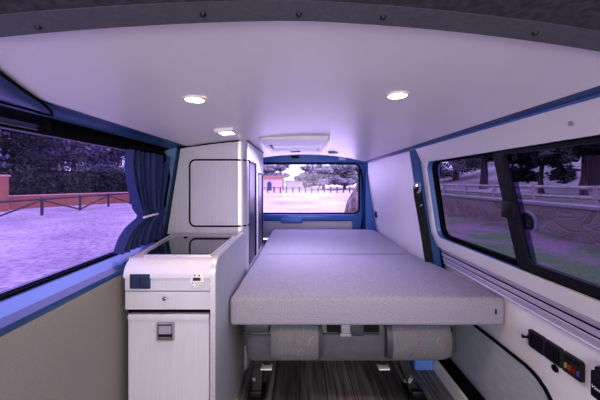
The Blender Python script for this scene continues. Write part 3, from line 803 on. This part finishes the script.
for s, pts in ((-1, [(-.212, 1.40, .242), (-.215, 1.39, .15), (-.218, 1.37, .05), (-.222, 1.36, 0.012)]), (1, [(.515, 1.42, .242), (.545, 1.40, .15), (.575, 1.38, .05), (.59, 1.37, .012)])):
    bm = bmn()
    for q in range(3):
        a, c2 = pts[q], pts[q + 1]; w0 = .027 - .002 * q
        vs = []
        for (p, ww) in ((a, w0), (c2, w0 - .002)):
            vs.append([bm.verts.new((p[0] + dx * ww, p[1] + dy * .03, p[2])) for dx, dy in ((-1, -1), (1, -1), (1, 1), (-1, 1))])
        for e in range(4): face(bm, [vs[0][e], vs[0][(e + 1) % 4], vs[1][(e + 1) % 4], vs[1][e]])
        face(bm, vs[0]); face(bm, vs[1])
    lg = link('leg', bm, M['iron'], b)
    p = pts[-1]; bm = bmn(); box(bm, p[0] - .045, p[0] + .045, 1.32, 1.44, 0, .022, .005); box(bm, p[0] - .03, p[0] + .03, 1.33, 1.36, .02, .055, .008); link('foot', bm, M['iron'], lg, True)
    p = pts[1]; bm = bmn(); tube(bm, [(p[0], 1.385, .07), (p[0] + .012 * s, 1.36, .085), (p[0] + .02 * s, 1.355, .11)], .010, 8); link('catch', bm, M['greyflap'], lg, True)
for x in (-.165, .405):
    bm = bmn(); box(bm, x - .025, x + .03, 1.285, 1.325, .192, .200, .003); box(bm, x - .012, x + .018, 1.315, 1.325, .198, .2425, .002, mi=1); link('bracket', bm, [M['bezel'], M['iron']], b, True)
bm = bmn(); box(bm, -.29, .77, 1.94, 2.90, .432, .4575, .003); box(bm, -.27, .45, 2.0, 2.86, 0, .436); link('bed_board', bm, M['vinyld'], b)

# ------------------------------------------------------------------ seat belt on the right pillar
sb = thing('seat_belt', 'black seat belt hanging from a loop on the blue pillar', 'seat belt', (.79, 1.68, .58))
bm = bmn(); bw = .030
path = [(qx(1.06) - .010, 1.69, 1.06), (qx(1.0) - .013, 1.69, 1.0), (qx(.9) - .012, 1.685, .9), (qx(.75) - .012, 1.68, .75), (qx(.62) - .012, 1.68, .62), (qx(.595) - .01, 1.68, .595)]
L = []
for p in path:
    L.append([bm.verts.new((p[0] + dx, p[1] + dy, p[2])) for dx, dy in ((-.030, .010), (-.029, .012), (.017, -.010), (.016, -.012))])
for A, B in zip(L, L[1:]):
    for q in range(4): face(bm, [A[q], A[(q + 1) % 4], B[(q + 1) % 4], B[q]])
face(bm, L[0]); face(bm, L[-1]); link('webbing', bm, M['belt'], sb)
zc0 = 1.062; xq = qx(zc0)
bm = bmn(); tube(bm, [(xq - .014 - .004 * math.cos(a), 1.70 + .034 * math.cos(a), zc0 + .030 * math.sin(a)) for a in [q / 20 * 2 * PI for q in range(20)]], .0075, 8, closed=True); lp_ = link('loop', bm, M['greyflap'], sb, True)
bm = bmn(); disc(bm, (xq + .004, 1.70, zc0 + .022), (-1, 0, 0), .018, .022, 18, r2=.014); link('anchor_bolt', bm, M['chrome'], lp_, True)
zt = .945; xt = qx(zt) - .016
bm = bmn(); tube(bm, [(xt, 1.71, zt - .012), (xt - .004, 1.68, zt), (xt - .006, 1.65, zt + .020)], [.007, .008, .006], 8); link('tongue', bm, M['chrome'], sb, True)
bm = bmn(); tube(bm, [(qx(.80) - .004, 1.752, .80), (qx(.7) - .006, 1.745, .70), (qx(.60) + .0, 1.735, .60)], .004, 8); link('cord', bm, M['bluel'], sb, True)

# ------------------------------------------------------------------ sockets on the lower right wall
XW = .920
def socket(y, z, label, name, cat):
    t = thing(name, label, cat, (XW, y, z), 'square black sockets on the lower right wall')
    lo = rrect(y - .034, y + .034, z - .034, z + .034, .008)
    bm = bmn(); plate_from(bm, lo, lambda p: (XW - .006, p[0], p[1]), lambda p: (XW + .001, p[0], p[1]))
    link('plate', bm, M['socket'], t)
    bm = bmn(); frame_loop(bm, rrect(y - .027, y + .027, z - .027, z + .027, .006), lo, lambda p: (XW - .010, p[0], p[1]), lambda p: (XW - .005, p[0], p[1])); link('frame', bm, M['socket'], t, True)
    return t
for (y, lab) in ((1.030, 'black square flap socket farthest along the wall, next to the small knob'), (.963, 'black square flap socket between its twin and the fuse panel')):
    t = socket(y, .483, lab, 'wall_socket', 'socket')
    bm = bmn(); box(bm, XW - .014, XW - .005, y - .023, y + .023, .460, .506, .004, 2); f = link('flap', bm, M['plastic'], t, True)
    bm = bmn(); box(bm, XW - .0155, XW - .013, y - .018, y - .013, .47, .497, .001); link('flap_hinge', bm, M['plastic'], f)
t = socket(.895, .483, 'black square panel with four coloured fuses in its lower half', 'fuse_panel', 'fuse panel')
for i in range(4):
    y = .895 + .021 - i * .014
    bm = bmn(); ringdisc(bm, (XW - .006, y, .499), (-1, 0, 0), .003, .0056, .002, 14); link('hole_ring', bm, M['plastic'], t, True)
    bm = bmn(); box(bm, XW - .0115, XW - .005, y - .0040, y + .0040, .462, .480, .0012); link('fuse', bm, M[['c_yellow', 'c_red', 'c_darkred', 'c_bluef'][i]], t)
kn = thing('toggle_switch', 'small black toggle on a stem, beside the farthest wall socket', 'switch', (XW, 1.066, .478))
bm = bmn(); disc(bm, (XW + .001, 1.066, .478), (-1, 0, 0), .011, .006, 16); link('plate', bm, M['plastic'], kn, True)
bm = bmn(); tube(bm, [(XW - .004, 1.066, .478), (XW - .020, 1.070, .480), (XW - .028, 1.073, .481)], [.0045, .0045, .008], 10); link('stem', bm, M['plastic'], kn, True)
rs = thing('round_socket', 'small round black socket just below the two square sockets', 'socket', (XW, .962, .428))
bm = bmn(); ringdisc(bm, (XW + .001, .962, .428), (-1, 0, 0), .008, .0135, .006, 20); link('ring', bm, M['plastic'], rs, True)
bm = bmn(); disc(bm, (XW + .001, .962, .428), (-1, 0, 0), .0085, .003, 16); link('core', bm, M['rubber'], rs)
bx = thing('control_box', 'black control box with white lettering, nearest along the right wall', 'control box', (XW, .74, .46))
bm = bmn(); box(bm, XW - .052, XW + .001, .68, .800, .462, .540, .005); link('case', bm, M['plastic'], bx, True)
bm = bmn(); box(bm, XW - .040, XW - .012, .70, .775, .538, .549, .004); link('switch', bm, M['c_orange'], bx, True)
bm = bmn(); box(bm, XW - .05, XW - .005, .775, .790, .538, .556, .003); link('clip', bm, M['plastic'], bx, True)
def wall_text(body, y, z, size):
    cu = bpy.data.curves.new('lettering', 'FONT'); cu.body = body; cu.size = size; cu.extrude = .0004; cu.shear = .3
    tmp = bpy.data.objects.new('lettering_curve', cu); COL.objects.link(tmp)
    dg = bpy.context.evaluated_depsgraph_get()
    me = bpy.data.meshes.new_from_object(tmp.evaluated_get(dg))
    bpy.data.objects.remove(tmp); bpy.data.curves.remove(cu)
    bm = bmn(); bm.from_mesh(me); bpy.data.meshes.remove(me)
    bm.transform(Matrix.Translation((XW - .0526, y, z)) @ Matrix.Rotation(-PI / 2, 4, 'Z') @ Matrix.Rotation(PI / 2, 4, 'X'))
    link('lettering', bm, M['c_white'], bx)
wall_text('Vim', .797, .490, .015)
wall_text('xon', .772, .490, .009)

# ------------------------------------------------------------------ outside
GZ = -.35
bm = bmn(); box(bm, -70, 3.0, -6, 110, GZ - .1, GZ)
box(bm, 3.0, 70, 13.5, 110, GZ - .1, GZ); struct(link('ground', bm, M['lot']))
# grass bank to the right, retaining wall, terrace, road and hillside
def sheet(name, rows, y0, y1, m, ny=20, nz=0.):
    bm = bmn(); G = []; rnd = random.Random(3)
    for j in range(ny + 1):
        y = y0 + (y1 - y0) * j / ny
        G.append([bm.verts.new((p[0], y, p[1] + rnd.uniform(-nz, nz))) for p in rows])
    for j in range(ny):
        for i in range(len(rows) - 1): face(bm, [G[j][i], G[j][i + 1], G[j + 1][i + 1], G[j + 1][i]])
    return struct(link(name, bm, m, smooth=True))
sheet('lawn', [(2.9, GZ + .005), (3.4, GZ + .02), (4.2, GZ + .03), (5.2, GZ + .02), (6.0, GZ + .03), (6.65, GZ + .06)], -4, 13.6, M['lawn'], nz=.02)
bm = bmn(); box(bm, 6.6, 6.95, -4, 17.5, GZ - .1, .47, .03); box(bm, 6.55, 7.0, -4, 17.5, .46, .55, .02, mi=1)
sw = tag(link('stone_wall', bm, [M['stone'], M['concrete']], base=(6.8, 7, GZ)), 'long low rubble stone retaining wall outside the right window', 'wall')
sw['kind'] = 'structure'
dp = thing('drain_pipe', 'dark round culvert opening in the rubble stone wall', 'pipe', (6.58, 7.75, -.1))
bm = bmn(); ringdisc(bm, (6.60, 7.75, -.08), (-1, 0, 0), .29, .36, .05, 28); link('rim', bm, M['concrete'], dp, True)
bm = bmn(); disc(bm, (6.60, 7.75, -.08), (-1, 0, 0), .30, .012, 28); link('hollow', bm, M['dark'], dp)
sheet('terrain', [(6.9, .50), (8.6, .52), (9.4, .55)], -4, 28, M['lawn'], nz=.015)
sheet('road', [(9.4, .55), (13.5, .60)], -4, 28, M['asphalt'])
sheet('hill', [(13.5, .60), (15, .9), (20, 1.9), (28, 3.6), (40, 6.5), (60, 10)], -20, 52, M['hillm'], nz=.1)

def fence(name, label, pts, zb, hgt, rails, mt, brace=False, pr=.06, rr=.035, group=None):
    f = thing(name, label, 'fence', (pts[0][0], pts[0][1], zb), group)
    for (x, y) in pts:
        bm = bmn(); tube(bm, [(x, y, zb - .05), (x, y, zb + hgt)], pr, 8); link('post', bm, mt, f, True)
    for rz in rails:
        bm = bmn(); tube(bm, [(pts[0][0], pts[0][1], zb + rz), (pts[-1][0], pts[-1][1], zb + rz)], rr, 8); link('rail', bm, mt, f, True)
    if brace:
        for i, (a, c2) in enumerate(zip(pts, pts[1:])):
            z0, z1 = (.06, hgt - .12) if i % 2 else (hgt - .12, .06)
            bm = bmn(); tube(bm, [(a[0], a[1], zb + z0), (c2[0], c2[1], zb + z1)], rr * .85, 6); link('brace', bm, mt, f, True)
    return f
fence('roadside_fence', 'timber post and double rail fence on top of the stone wall', [(8.0, 3.4 + 1.9 * i) for i in range(11)], .50, .50, (.44, .15), M['fencewood2'], pr=.075, rr=.05)
fence('cross_braced_fence', 'timber fence with diagonal braces seen through the left window', [(-11.25, 7.6 + 2.02 * i) for i in range(8)], GZ, .78, (.70,), M['fencewood'], brace=True, pr=.055, rr=.04)
fence('distant_fence', 'dark low post fence across the ground behind the rear window', [(-5.2 + .85 * i, 36) for i in range(17)], GZ, .8, (.66,), M['fencewood'], pr=.085, rr=.035)

# orange boundary wall and gate pier, left
bm = bmn(); a, e = Vector((-15.7, 13.6, 0)), Vector((-11.55, 20.6, 0)); d = (e - a).normalized(); nn = Vector((-d.y, d.x, 0)) * .12
for (z0, z1, w, mi) in ((GZ, .33, 1, 0), (.33, .39, 1.35, 1)):
    vs = [bm.verts.new((p.x, p.y, z)) for z in (z0, z1) for p in (a - nn * w, e - nn * w, e + nn * w, a + nn * w)]
    for q in ((0, 1, 2, 3), (4, 7, 6, 5), (0, 4, 5, 1), (1, 5, 6, 2), (2, 6, 7, 3), (3, 7, 4, 0)): face(bm, [vs[i] for i in q], mi)
ow = tag(link('boundary_wall', bm, [M['ochre'], M['ochre2']], base=(-13.6, 17, GZ)), 'low orange rendered wall behind the cross braced fence', 'wall'); ow['kind'] = 'structure'
gp = thing('gate_pier', 'tall orange pier at the left end of the orange wall', 'pier', (-14.58, 13.1, GZ))
bm = bmn(); box(bm, -14.80, -14.54, 12.9, 13.35, GZ, 1.36, .02); link('shaft', bm, M['ochre'], gp)
bm = bmn(); box(bm, -14.85, -14.50, 12.85, 13.40, 1.36, 1.46, .02); link('cap', bm, M['ochre2'], gp)

# foliage
def leaves(bm, clumps, n, s, rnd):
    for _ in range(n):
        c, r = rnd.choice(clumps)
        while True:
            p = Vector((rnd.uniform(-1, 1), rnd.uniform(-1, 1), rnd.uniform(-1, 1)))
            if p.length <= 1: break
        p = p * (.55 + .45 * rnd.random())
        p = Vector((c[0] + p.x * r[0], c[1] + p.y * r[1], c[2] + p.z * r[2]))
        u = Vector((rnd.gauss(0, 1), rnd.gauss(0, 1), rnd.gauss(0, 1))).normalized()
        w = u.orthogonal().normalized()
        sz = s * rnd.uniform(.6, 1.4)
        a = u * sz; b_ = w * sz * .55
        bm.faces.new([bm.verts.new(p + a), bm.verts.new(p + b_), bm.verts.new(p - a), bm.verts.new(p - b_)])
    return bm
def tree(x, y, zb, h, cr, n, label, seed, leaf='leafd', s=.16, trunk_h=None, r=.2, cz=None, lean=(0, 0), group=None, cspread=1., bark='bark', zr=None):
    rnd = random.Random(seed)
    t = thing('broadleaf_tree', label, 'tree', (x, y, zb), group)
    th = trunk_h or h * .75
    pts = [(x + lean[0] * q + rnd.uniform(-.06, .06) * (q > 0), y + lean[1] * q, zb - .1 + th * q) for q in (0, .12, .35, .65, 1)]
    bm = bmn(); tube(bm, pts, [r * 1.5, r * 1.1, r, r * .8, r * .4], 10)
    for q in range(4):
        a = rnd.uniform(0, 2 * PI); b0 = Vector(pts[3]); L_ = cr * .7
        tube(bm, [b0, b0 + Vector((math.cos(a) * L_ * .5, math.sin(a) * L_ * .5, .25 * L_)), b0 + Vector((math.cos(a) * L_, math.sin(a) * L_, .3 * L_))], [r * .4, r * .25, r * .1], 6)
    link('trunk', bm, M[bark], t, True)
    cl = []
    cz = cz if cz is not None else zb + h * .68
    for q in range(26):
        a = rnd.uniform(0, 2 * PI); d_ = cr * math.sqrt(rnd.random()) * cspread
        cl.append(((x + lean[0] + math.cos(a) * d_, y + lean[1] + math.sin(a) * d_, cz + (rnd.uniform(-.32, .4) * h * .5 if zr is None else rnd.uniform(-.75, .75) * zr)), (cr * rnd.uniform(.28, .5), cr * rnd.uniform(.28, .5), cr * rnd.uniform(.2, .38) if zr is None else zr * rnd.uniform(.25, .42))))
    bm = leaves(bmn(), cl, n, s, rnd); link('crown', bm, M[leaf], t)
    return t
# left: clipped dark hedge and trees beyond it
hd = thing('clipped_hedge', 'long dark hedge behind the low orange wall', 'hedge', (-17.5, 20, GZ))
rnd = random.Random(11)
cl = []
for i in range(46):
    t_ = i / 45
    cl.append(((-17.4 + 2.6 * t_ + rnd.uniform(-.2, .2), 12.5 + 19 * t_, .85 + rnd.uniform(-.1, .15)), (.85, .75, 1.25 + .35 * t_)))
bm = leaves(bmn(), cl, 26000, .11, rnd); link('foliage', bm, M['leafh'], hd)
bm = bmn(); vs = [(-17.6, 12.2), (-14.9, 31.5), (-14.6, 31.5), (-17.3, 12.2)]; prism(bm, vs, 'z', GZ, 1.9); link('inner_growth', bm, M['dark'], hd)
ll = ['tall dark tree behind the hedge at the far left of the side window', 'dark spreading tree behind the hedge, second from the far left', 'dark tree behind the middle of the hedge with bright sky gaps', 'tall dark tree behind the hedge, just left of the curtain', 'dark tree behind the hedge seen past the curtain edge', 'far dark tree rising between two nearer crowns above the hedge', 'far dark crown filling the gap above the left end of the hedge']
for i, (x, y, hh, cr) in enumerate([(-23, 15.5, 9, 3.6), (-23, 20.5, 10, 3.8), (-22, 26, 10, 4), (-20, 31, 10.5, 4), (-17.5, 38, 11, 4.5), (-29, 31, 13, 5), (-31, 22, 13, 5.2)]):
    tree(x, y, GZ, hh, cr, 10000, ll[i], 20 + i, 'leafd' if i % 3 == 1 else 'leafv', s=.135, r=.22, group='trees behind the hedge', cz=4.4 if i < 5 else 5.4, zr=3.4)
# right: roadside trees
rl = ['slim roadside tree with dark trunk behind the fence, seen in the rear pane', 'leafy tree with low hanging dark foliage beside the window divider', 'thick trunked tree on the hillside at the right edge of the window', 'dark tree on the slope above the rear end of the stone wall', 'dark hanging crown above the road in the front pane']
for i, (x, y, zb, hh, cr, n, cz, rr, th) in enumerate([(14, 20.3, .7, 5.0, 3.4, 11000, 3.25, .24, 3.4), (11.2, 12.4, .56, 3.4, 1.5, 8000, 2.1, .10, 2.2), (15.0, 13.6, .9, 4.5, 2.6, 5000, 4.0, .42, 4.0), (17.2, 29.5, 1.35, 6, 3.6, 9000, 3.4, .25, 3.2), (11.4, 10.7, .57, 3.4, 1.7, 7000, 2.75, .10, 2.6)]):
    tree(x, y, zb, hh, cr, n, rl[i], 50 + i, 'leafd', s=.12, r=rr, trunk_h=th, cz=cz, group='roadside trees', cspread=.9, zr=[1.0, 1.1, 1.2, 2.0, .8][i])
# rear: haze-coloured trees, house, shed and the gnarled trunk
for i, (x, y, hh, cr, n) in enumerate([(-6.5, 60, 6.0, 3.4, 4500), (4.4, 50, 5.2, 4.0, 6500), (9.0, 54, 6.0, 4.2, 6500), (1.2, 66, 3.6, 2.2, 2600), (14, 60, 6.5, 4.2, 4500)]):
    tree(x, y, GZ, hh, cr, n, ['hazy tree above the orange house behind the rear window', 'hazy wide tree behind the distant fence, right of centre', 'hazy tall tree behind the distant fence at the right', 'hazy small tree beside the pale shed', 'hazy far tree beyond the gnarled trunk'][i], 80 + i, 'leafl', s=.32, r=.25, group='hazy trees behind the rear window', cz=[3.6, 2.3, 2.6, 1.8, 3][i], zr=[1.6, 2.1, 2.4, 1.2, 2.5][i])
hs = thing('orange_house', 'small hazy orange house behind the distant fence', 'house', (-7, 46, GZ))
bm = bmn(); box(bm, -10.5, -3.0, 45, 50, GZ, 1.75); link('wall', bm, M['housep'], hs)
bm = bmn(); prism(bm, [(-10.8, 1.75), (-2.7, 1.75), (-3.6, 2.2), (-9.8, 2.2)], 'y', 44.7, 50.3); link('roof', bm, M['rooft'], hs)
bm = bmn(); prism(bm, [(-5.5, GZ), (-4.8, GZ), (-4.8, .9), (-4.95, 1.12), (-5.15, 1.2), (-5.35, 1.12), (-5.5, .9)], 'y', 44.93, 45.02); link('door', bm, M['blued'], hs)
sh = thing('pale_shed', 'pale grey shed right of the orange house behind the rear window', 'shed', (-1, 47, GZ))
bm = bmn(); box(bm, -2.6, .5, 46, 49, GZ, 1.15); link('wall', bm, M['lilacw'], sh)
bm = bmn(); prism(bm, [(-2.8, 1.15), (.7, 1.15), (.7, 1.25), (-2.8, 1.4)], 'y', 45.8, 49.2); link('roof', bm, M['rooft'], sh)
gt = thing('gnarled_tree', 'gnarled grey tree trunk close behind the right side of the rear window', 'tree', (1.3, 5.2, GZ))
bm = bmn(); rnd = random.Random(4); rings = []
for (z, x, r_) in ((GZ - .05, 1.12, .48), (0, 1.14, .38), (.35, 1.18, .33), (.7, 1.23, .29), (1.0, 1.32, .25), (1.4, 1.46, .24), (2.2, 1.8, .26), (3.2, 2.1, .2)):
    rings.append([bm.verts.new((x + r_ * (1 + .14 * math.sin(5 * a + z * 2) + rnd.uniform(-.05, .05)) * math.cos(a), 5.2 + r_ * (1 + .1 * math.sin(4 * a)) * math.sin(a), z)) for a in [q / 24 * 2 * PI for q in range(24)]])
for A, B in zip(rings, rings[1:]):
    for q in range(24): face(bm, [A[q], A[(q + 1) % 24], B[(q + 1) % 24], B[q]])
face(bm, rings[0][::-1]); face(bm, rings[-1]); link('trunk', bm, M['bark2'], gt, True)
bm = leaves(bmn(), [((2.2, 5.3, 3.9), (1.5, 1.5, .8)), ((3., 6, 3.6), (1.2, 1.2, .7))], 1500, .12, rnd); link('crown', bm, M['leafm'], gt)

# ------------------------------------------------------------------ light
w = bpy.data.worlds.new('sky'); SC.world = w; w.use_nodes = True
bg = w.node_tree.nodes['Background']
tc = w.node_tree.nodes.new('ShaderNodeTexCoord'); sx = w.node_tree.nodes.new('ShaderNodeSeparateXYZ')
rp = w.node_tree.nodes.new('ShaderNodeValToRGB')
rp.color_ramp.elements[0].position = 0.; rp.color_ramp.elements[0].color = (.90, .87, .92, 1)
rp.color_ramp.elements[1].position = .8; rp.color_ramp.elements[1].color = (.86, .85, .98, 1)
w.node_tree.links.new(tc.outputs['Generated'], sx.inputs[0]); w.node_tree.links.new(sx.outputs['Z'], rp.inputs[0]); w.node_tree.links.new(rp.outputs[0], bg.inputs[0])
bg.inputs[1].default_value = 2.8

def area(name, loc, rot, sx_, sy_, power, col, spread=PI):
    l = bpy.data.lights.new(name, 'AREA'); l.shape = 'RECTANGLE'; l.size = sx_; l.size_y = sy_; l.energy = power; l.color = col; l.spread = spread
    o = bpy.data.objects.new(name, l); COL.objects.link(o); o.location = loc; o.rotation_euler = rot
    return o
area('windscreen_light', (.02, -1.2, 1.05), (math.radians(88), 0, 0), 1.5, .7, 13, (1, .90, .80))
area('rear_window_light', (.1, 3.3, 1.15), (math.radians(-70), 0, 0), 1.1, .5, 6, (.74, .68, 1.))
area('rear_bed_fill', (-.03, 1.95, 1.335), (math.radians(-18), 0, 0), .33, .3, 8, (.72, .65, 1.), math.radians(150))  # unseen fill lamp added under the vent to brighten the rear bed
for x in (-.312, .288):
    l = bpy.data.lights.new('ceiling_lamp', 'SPOT'); l.energy = 9; l.color = (1, .78, .5); l.spot_size = math.radians(140); l.spot_blend = .9; l.shadow_soft_size = .025
    o = bpy.data.objects.new('ceiling_lamp', l); COL.objects.link(o); o.location = (x, .79, zc(x) - .012)

# ------------------------------------------------------------------ camera
cam = bpy.data.cameras.new('camera'); cam.sensor_width = 36; cam.lens = 16.02; cam.shift_y = -.03; cam.clip_start = .02; cam.clip_end = 300
co = bpy.data.objects.new('camera', cam); COL.objects.link(co); co.location = (0, 0, CZ); co.rotation_euler = (PI / 2, 0, 0)
SC.camera = co
SC.view_settings.view_transform = 'Standard'
SC.view_settings.look = 'Medium High Contrast'
SC.view_settings.exposure = 0.05
SC.cycles.use_denoising = True
SC.cycles.max_bounces = 10
SC.cycles.transparent_max_bounces = 16
SC.cycles.sample_clamp_indirect = 6
